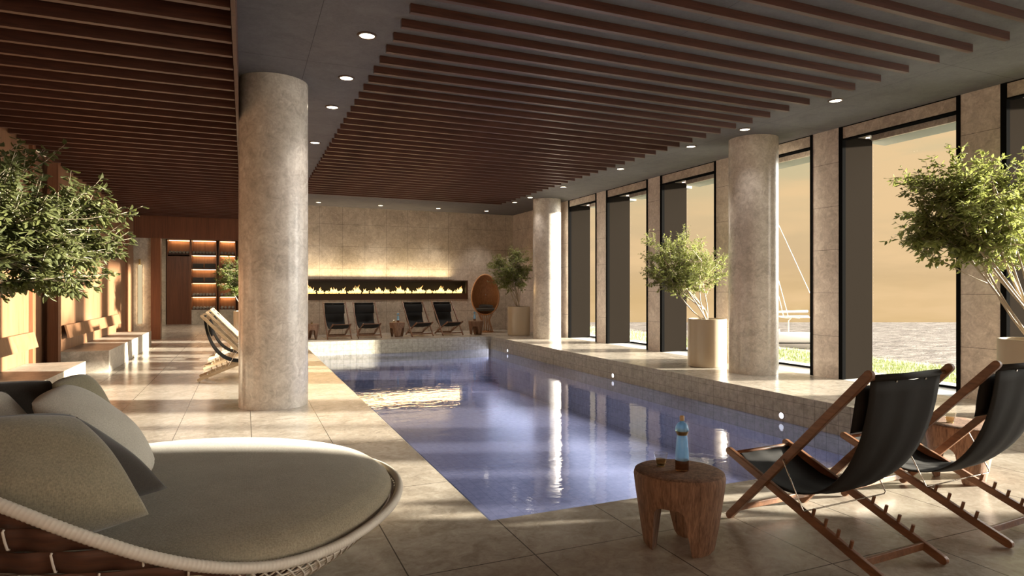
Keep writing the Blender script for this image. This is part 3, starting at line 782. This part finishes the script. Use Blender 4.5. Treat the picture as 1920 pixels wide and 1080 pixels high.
tu = tumbler(); tu.location = (2.20, 2.98, .428); tag(tu, 'faceted clear tumbler with a little amber drink on the foreground side table', 'glass')
dup(tu, (4.93, 3.08, .428), 0, 'faceted clear tumbler on the side table at the right edge')
dup(bo, (4.23, 18.6, .428), 0, 'small bottle on the side table between the fireside chairs')
dup(tu, (4.10, 18.55, .428), 0, 'small tumbler on the side table between the fireside chairs')
dup(tu, (1.76, 18.6, .428), 0, 'small tumbler on the side table cut off by the near column')
dup(bo, (6.62, 18.5, .428), 0, 'small bottle on the side table before the egg chair')

# ------------------------------------------------------------------ egg chair
eg = empty('egg_chair', (7.30, 19.35, 0), R(-22)); tag(eg, 'brown woven egg-shaped chair standing beside the fireplace', 'armchair')
def eggp(th, ph, k=1.0):
    # th from the back pole (0) to the front opening, ph around
    r = math.sin(th) * k; x = .46 * r * math.cos(ph); zz = .68 * r * math.sin(ph)
    x *= 1 - .12 * (zz / .68)
    return (x, .42 * math.cos(th) * k, 1.23 + zz)
P_ = [[eggp(R(2 + (108 - 2) * i / 20), 2 * PI * j / 56) for j in range(56)] for i in range(21)]
MB().grid(P_, closed_v=True).build('shell', M['rattan'], eg, True, solid=.02)
MB().tube([eggp(R(108), 2 * PI * j / 56) for j in range(56)], .022, 8, True).build('rim', M['rattan'], eg, True)
MB().lathe([(0, 0), (.27, 0), (.27, .03), (.25, .045), (.05, .06), (.045, .07)], 32).build('foot', M['rattan'], eg, True, auto=40)
cone = MB(); 
for k in range(18):
    a = 2 * PI * k / 18; cone.tube([(.24 * math.cos(a), .2 * math.sin(a), .04), (.14 * math.cos(a), .12 * math.sin(a) + .02, .40), (.25 * math.cos(a), .18 * math.sin(a) + .02, .64)], .011, 6)
cone.build('woven_base', M['rattan'], eg, True)
cu = MB().lathe([(0, .70), (.2, .70), (.31, .715), (.34, .75), (.31, .785), (.2, .80), (0, .80)], 32, sx=1, sy=.85).build('seat_cushion', M['pil_char'], eg, True); cu.location = (0, -.02, 0)
pm = pillow_mesh((-.22, -.10, .82), (.24, -.12, .80), (-.2, .1, .90), .05).build('cushion', M['pil_char'], eg, True)

# ------------------------------------------------------------------ potted trees
def potted_tree(name, loc, seed, crown, trunk_h, nclus, nsub, ntip, leaf, nleaf, lm, lab, potr=.35, poth=.88, up=.2):
    """crown: (cx,cy,cz,rx,ry,rz) relative to the pot"""
    rnd = random.Random(seed); root = empty(name, loc); tag(root, lab, 'potted tree')
    MB().lathe([(0, .0), (potr - .01, .0), (potr, .01), (potr, poth - .006), (potr - .006, poth), (potr - .024, poth), (potr - .026, poth - .09), (0, poth - .09)], 56).build('pot', M['pot'], root, True, auto=40)
    MB().lathe([(0, poth - .07), (.12, poth - .065), (potr - .03, poth - .085)], 24).build('soil', M['soil'], root, True)
    cx, cy, cz, rx, ry, rz = crown; base = Vector((0, 0, poth - .08)); tr_ = MB(); lf = MB()
    top = base + Vector((cx * .1, cy * .1, trunk_h))
    def curve(a, b, sag, n=6):
        mid = (a + b) / 2 + Vector((rnd.uniform(-1, 1), rnd.uniform(-1, 1), rnd.uniform(-.5, .5))) * sag * (b - a).length + Vector((0, 0, -.08 * (b - a).length))
        return [a * (1 - t) ** 2 + mid * 2 * t * (1 - t) + b * t * t for t in [i / (n - 1) for i in range(n)]]
    def rnd_in(scale=1.0, shell=.5):
        while True:
            p = Vector((rnd.uniform(-1, 1), rnd.uniform(-1, 1), rnd.uniform(-1, 1)))
            if shell < p.length < 1: return Vector((cx + p.x * rx * scale, cy + p.y * ry * scale, cz + p.z * rz * scale))
    def leaf_at(p, d):
        side = d.cross(Vector((rnd.uniform(-1, 1), rnd.uniform(-1, 1), 1))); 
        if side.length < .01: return
        side.normalize(); ax = (d * .5 + side * rnd.choice((-1, 1)) * .8 + Vector((rnd.uniform(-.3, .3), rnd.uniform(-.3, .3), rnd.uniform(-.5, .15)))).normalized()
        L_ = leaf * rnd.uniform(.7, 1.2); wv = ax.cross(Vector((rnd.uniform(-.4, .4), rnd.uniform(-.4, .4), 1))).normalized() * L_ * .24
        nn = wv.cross(ax).normalized() * L_ * .1
        dr = Vector((0, 0, -L_ * .12))
        lf.add([p, p + ax * L_ * .4 + wv - nn, p + ax * L_ * .45 + dr * .2, p + ax * L_ * .4 - wv - nn, p + ax * L_ * .75 + wv * .6 - nn + dr * .6, p + ax * L_ * .75 - wv * .6 - nn + dr * .6, p + ax * L_ + dr],
               [(0, 2, 1), (0, 3, 2), (1, 2, 6, 4), (2, 3, 5, 6)])
    tr_.tube([base, base + Vector((.01, .01, trunk_h * .5)), top], [.022, .019, .017], 8)
    for c_ in range(nclus):
        cc = rnd_in(.55, .2); st = curve(base + Vector((rnd.uniform(-.03, .03), rnd.uniform(-.03, .03), 0)) if c_ % 2 else top, cc, .14, 8)
        tr_.tube(st, [.015 * (1 - .6 * i / 7) for i in range(8)], 6)
        for s_ in range(nsub):
            fr0 = st[rnd.choice((4, 5, 6, 7, 7))]; dirn = rnd_in(1, .55)
            sc_ = fr0 + (dirn - fr0) * rnd.uniform(.45, .8)
            sb = curve(fr0, sc_, .12, 6); tr_.tube(sb, [.0065 * (1 - .5 * i / 5) for i in range(6)], 5)
            for t_ in range(ntip):
                f1 = sb[rnd.choice((2, 3, 4, 5, 5))]
                dd = ((sb[-1] - sb[0]).normalized() + Vector((rnd.uniform(-1, 1), rnd.uniform(-1, 1), rnd.uniform(-.45, .6))) * .8 + Vector((0, 0, up * .5))).normalized()
                tl = rnd.uniform(.14, .34) * (leaf / .05) ** .4
                tw = curve(f1, f1 + dd * tl, .15, 5); tr_.tube(tw, [.0028, .0025, .002, .0016, .001], 4, cap=False)
                for q in range(nleaf):
                    k = rnd.uniform(.5, 3.99); i0 = int(k); p = tw[i0].lerp(tw[i0 + 1], k - i0); leaf_at(p, (tw[i0 + 1] - tw[i0]).normalized())
                leaf_at(tw[-1], (tw[-1] - tw[-2]).normalized())
    tr_.build('branches', M['bark'], root, True, normals=False); lf.build('foliage', lm, root, normals=False)
    return root
potted_tree('potted_tree', (7.80, 17.75, 0), 3, (-.28, -.1, 2.05, .85, .6, .72), .25, 9, 10, 9, .055, 14, M['leaf2'], 'bushy small-leaved tree in a cream pot in the far corner by the end wall')
potted_tree('potted_tree', (7.93, 9.33, 0), 8, (-.45, .15, 1.93, 1.08, .7, .58), .25, 9, 11, 10, .048, 18, M['leaf2'], 'bushy small-leaved tree in a cream pot beside the window-side column')
potted_tree('potted_tree', (8.08, 4.12, 0), 21, (-.45, .35, 2.35, 1.25, .7, .72), .35, 10, 10, 9, .075, 14, M['leaf2'], 'loose green tree in a cream pot at the right edge by the nearest window')
potted_tree('potted_tree', (.10, 17.0, 0), 14, (-.25, 0, 1.75, .75, .6, .52), .2, 8, 9, 8, .055, 15, M['leaf'], 'small-leaved tree half hidden behind the near column, before the towel shelves')
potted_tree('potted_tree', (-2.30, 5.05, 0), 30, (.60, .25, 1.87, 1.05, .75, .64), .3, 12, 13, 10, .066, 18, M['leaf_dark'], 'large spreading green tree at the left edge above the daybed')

# ------------------------------------------------------------------ daybed
BX, BY, BA, BB = -.4, 3.7, 1.22, 1.12
zt = [(-180, .92), (-140, .93), (-115, .80), (-101, .66), (-89, .51), (-76, .38), (-60, .31), (-30, .335), (0, .345), (40, .32), (105, .30), (120, .40), (135, .58), (150, .75), (180, .92)]
def rimz(a):
    a = (a + 180) % 360 - 180
    for (a0, z0), (a1, z1) in zip(zt, zt[1:]):
        if a0 <= a <= a1:
            t = (a - a0) / (a1 - a0); return z0 + (z1 - z0) * t
    return zt[-1][1]
def rimz_s(a): return sum(rimz(a + k * 3) for k in range(-4, 5)) / 9
def rim_pt(a, k=1.0): return Vector((BA * k * math.cos(R(a)), BB * k * math.sin(R(a)), rimz_s(a)))
bed = empty('daybed', (BX, BY, 0)); tag(bed, 'big round woven daybed with a cream rim in the left foreground', 'daybed')
# rim: cord wrapped tube with real windings
wr = MB(); P_ = []; na = 1500
for i in range(na):
    a = i / na * 360; p = rim_pt(a); d = (rim_pt(a + .3) - rim_pt(a - .3)).normalized(); s_ = d.cross(Vector((0, 0, 1))).normalized(); u_ = s_.cross(d)
    rr = .021 + .0022 * abs(math.sin(i * PI / 3)); P_.append([p + (s_ * math.cos(t) + u_ * math.sin(t)) * rr for t in [2 * PI * j / 10 for j in range(10)]])
wr.grid(P_, closed_u=True, closed_v=True).build('rim', M['rim'], bed, True)
# shell: brown straps on the high side, open cord lattice on the low front
def shell_pt(a, t, k=0):
    z = rimz_s(a) * (1 - t) + .05 * t; s_ = 1 - .02 - .28 * t ** 1.5 + k
    return Vector((BA * s_ * math.cos(R(a)), BB * s_ * math.sin(R(a)), z))
st_ = MB(); cd_ = MB()
a0, a1 = 118, 290
rows = 12
def zrow(a, z, k=0):
    zr = rimz_s(a); t = max(0, min(1, (zr - z) / (zr - .05))); return shell_pt(a, t, k)
for r_ in range(11):
    z0 = .055 + r_ * .095; z1 = z0 + .091
    rows_ = []
    for i in range(109):
        a = a0 + (a1 - a0) * i / 108
        zr = rimz_s(a) - .01; za, zb = min(z0, zr), min(z1, zr)
        wv = .006 * math.sin(R(a) * 40 + r_ * PI)
        rows_.append([zrow(a, za, wv), zrow(a, (za + zb) / 2, wv + .003), zrow(a, zb, wv)])
    st_.grid(rows_)
st_.build('strap_weave', M['strap'], bed, True, solid=.004)
ang_step = 8.7
for i in range(25):
    a = 120 + i * ang_step * .80; zr = rimz_s(a)
    for r_ in range(11):
        z0 = .055 + r_ * .095
        if (r_ + i) % 2: continue
        if z0 > zr - .02: break
        z1 = min(z0 + .095, zr)
        cd_.tube([zrow(a, z0 + .010, .004), zrow(a, z0 + .014, .011), zrow(a, (z0 + z1) / 2, .012), zrow(a, z1 - .012, .011), zrow(a, z1 - .006, .004)], .0045, 6)
cd_.build('cord_stitching', M['cord'], bed, True)['kind'] = 'stuff'
lt = MB()
for i in range(64):
    for sgn in (1, -1):
        aa = -73 + i * 146 / 63; pts = [shell_pt(max(-76, min(76, aa + sgn * 16 * t)), t, .004 * sgn) for t in [k / 8 for k in range(9)]]
        lt.tube(pts, .0042, 5)
for t in (.25, .5, .75):
    lt.tube([shell_pt(-74 + 148 * i / 60, t) for i in range(61)], .004, 5)
lt.build('cord_lattice', M['cord'], bed, True)
MB().tube([shell_pt(a, .98, -.01) for a in range(0, 360, 5)], .02, 8, True).build('base_ring', M['cord'], bed, True)
# platform under the cushion
MB().lathe([(0, .20), (1.0, .20), (1.10, .24), (1.0, .26), (0, .26)], 64, sx=1.0, sy=.92).build('platform', M['strap'], bed, True)
# cushion: thick round pad with a soft edge
pf = [(0, .262), (.85, .262), (1.0, .268), (1.09, .288), (1.14, .318), (1.152, .35), (1.135, .39), (1.085, .425), (.98, .455), (.80, .475), (.45, .490), (0, .495)]
pp = []
for i in range(len(pf) - 1):
    for k in range(4): t = k / 4; pp.append((pf[i][0] * (1 - t) + pf[i + 1][0] * t, pf[i][1] * (1 - t) + pf[i + 1][1] * t))
pp.append(pf[-1])
MB().lathe(pp, 96, sx=1.025, sy=.945).build('seat_pad', M['bed_cushion'], bed, True)

def pil(A, B, D, th, m, lab, seed, name='throw_pillow'):
    o = pillow_mesh(A, B, D, th, .85, 26, seed, .15).build(name, m, None, True)
    # origin at the centre of the cushion
    c = (Vector(B) + Vector(D)) / 2
    o.data.transform(Matrix.Translation(-c)); o.location = c
    return tag(o, lab, 'pillow')
pil((-.33, 2.92, .52), (-.64, 3.16, .92), (-.87, 2.68, .53), .17, M['pil_taupe'], 'large olive-taupe pillow at the front of the daybed, cut by the left edge', 1)
pil((-.29, 3.24, .53), (-.72, 3.40, .89), (-.84, 2.90, .56), .12, M['pil_char'], 'charcoal pillow squeezed behind the large taupe one on the daybed', 2)
pil((-.41, 3.70, .54), (-.84, 3.80, .97), (-.47, 3.36, .51), .13, M['pil_beige'], 'pale beige pillow standing in the middle of the daybed pillows', 3)
pil((-.60, 4.12, .53), (-.82, 4.18, .98), (-.70, 3.84, .52), .10, M['pil_olive'], 'olive pillow at the back of the daybed behind the beige one', 4)
pil((-.75, 3.97, .60), (-.94, 4.02, .97), (-1.15, 3.87, .60), .07, M['pil_char'], 'charcoal pillow at the back left of the daybed', 5)
pil((-.80, 3.62, .64), (-1.03, 3.66, .97), (-1.15, 3.50, .66), .09, M['pil_beige'], 'pale beige pillow at the far left of the daybed, cut by the picture edge', 6)

# ------------------------------------------------------------------ outside: terrace, grass, sea, yacht
struct(box('floor_terrace', WX + .001, 10.0, YB, 45, -.12, -.004, M['slab']), 'pale terrace strip outside the windows')
gm = mat('grass_soil', (.28, .33, .14), .9)
gb = MB().box(10.0, 13.6, -8, 60, -.6, -.22).build('lawn', gm); tag(gb, 'strip of lawn between the terrace and the sea', 'lawn')
rnd = random.Random(9); gr = MB(); fw = MB()
gmat = mat('grass_blade', (.36, .42, .20), .7)
for i in range(26000):
    x = rnd.uniform(10.02, 13.55); y = 2 + 45 * rnd.random() ** 1.3; h = rnd.uniform(.04, .12); dx, dy = rnd.uniform(-.04, .04), rnd.uniform(-.04, .04); a = rnd.uniform(0, PI); wx, wy = .009 * math.cos(a), .009 * math.sin(a)
    gr.add([(x - wx, y - wy, -.22), (x + wx, y + wy, -.22), (x + dx, y + dy, -.22 + h)], [(0, 1, 2)])
go = gr.build('grass', gmat, None, normals=False); tag(go, 'sunlit green grass blades outside the windows', 'grass', kind='stuff')
for i in range(3500):
    x = rnd.uniform(10.1, 13.5); y = 2 + 40 * rnd.random() ** 1.3; z = rnd.uniform(-.15, -.09); s_ = .012
    fw.add([(x - s_, y, z), (x, y - s_, z + .004), (x + s_, y, z), (x, y + s_, z + .006), (x, y, z - .006), (x, y, z + .01)], [(0, 1, 5), (1, 2, 5), (2, 3, 5), (3, 0, 5), (1, 0, 4), (2, 1, 4), (3, 2, 4), (0, 3, 4)])
fo_ = fw.build('daisies', mat('white_petal', (.85, .85, .8), .8), None, normals=False); tag(fo_, 'tiny white flowers scattered in the grass outside', 'flowers', kind='stuff')
sm = mat('sea_water', (.26, .23, .22), .45, 0, .08)
v = coords(sm, (1, 2.2, 1)); hN = math_(sm, 'ADD', noise(sm, v, .5, 7, .7, .4), math_(sm, 'MULTIPLY', noise(sm, v, 4, 4, .6), .35)); bump(sm, hN, 1, .6)
lk(sm, ramp(sm, noise(sm, coords(sm, (.5, 1.6, 1)), 1.1, 8, .75, .3), [(.40, (.12, .105, .10)), (.52, (.27, .24, .225)), (.62, (.42, .385, .36))]), bsdf(sm).inputs['Base Color'])
# sea out to the hazy line
cy_, sy_ = math.cos(R(23.1)), math.sin(R(23.1))
def cw_(r, d): return (r * cy_ + d * sy_, -r * sy_ + d * cy_, -4)
so_ = MB().grid([[cw_(-30, 12), cw_(-30, 100)], [cw_(200, 12), cw_(200, 100)]]).build('sea', sm); so_['kind'] = 'structure'; so_['label'] = 'choppy sea under the sunset'
bk = MB().box(13.6, 14.2, -8, 60, -4.2, -.25).build('wall_quay', M['bench']); struct(bk)

yb = empty('sailing_yacht', (43.3, 44.6, -4.0), R(157)); tag(yb, 'white sailing yacht with rigging lines moored beyond the lawn', 'boat')
hl = []
for i in range(21):
    t = i / 20; x = -7 + 14 * t; wd = 1.9 * math.sin(PI * min(1, .32 + .68 * t)) ** .6 if t < 1 else .02; sheer = 1.25 + .25 * t * t
    hl.append([(x, -wd, sheer), (x, -wd * .97, .6), (x, -wd * .75, .0), (x, -wd * .3, -.3), (x, wd * .3, -.3), (x, wd * .75, 0), (x, wd * .97, .6), (x, wd, sheer), (x, 0, sheer + .05), (x, -wd, sheer)])
MB().grid(hl).build('hull', M['hull'], yb, True)
MB().box(-7.02, -6.98, -1.5, 1.5, .0, 1.25).build('transom', M['hull'], yb)
MB().grid([[(x, -1.2 * s, 1.3), (x, -1.0 * s, 1.3 + .65 * s), (x, 1.0 * s, 1.3 + .65 * s), (x, 1.2 * s, 1.3)] for x, s in ((-2.2, .5), (-1.6, .95), (0, 1), (2, .8), (3.8, .1))]).build('cabin', M['hull'], yb, True)
MB().box(-6.9, 6.0, -1.93, 1.93, .48, .56).build('stripe', M['black'], yb)
bi = MB()
for s in (-1.4, 1.4): bi.tube([(-6, s, 1.3), (-6, s, 2.5), (-5.7, s, 2.8), (-2.9, s, 2.8), (-2.6, s, 2.5), (-2.6, s, 1.3)], .05, 6)
for x in (-6, -5, -3.6, -2.7): bi.tube([(x, -1.4, 2.75), (x, 1.4, 2.75)], .05, 6)
bi.tube([(-7, -1.6, 2.1), (-7, 1.6, 2.1)], .05, 6); bi.tube([(-7, -1.6, 1.2), (-7, -1.6, 2.1)], .05, 6); bi.tube([(-7, 1.6, 1.2), (-7, 1.6, 2.1)], .05, 6)
bi.build('railing', M['hull'], yb, True)
MB().tube([(.8, 0, 1.3), (.8, 0, 18)], .10, 8).build('mast', M['hull'], yb, True)
MB().tube([(.8, 0, 3.2), (-5, 0, 3.3)], .09, 8).build('boom', M['hull'], yb, True)
rg = MB()
for a, b in (((-6.9, 0, 1.3), (.8, 0, 18)), ((-2.6, .4, 2.8), (.8, 0, 17.6)), ((-3.2, 0, 2.8), (.8, 0, 17.8))): rg.tube([a, b], .028, 5)
rg.build('rigging', M['hull'], yb, True)
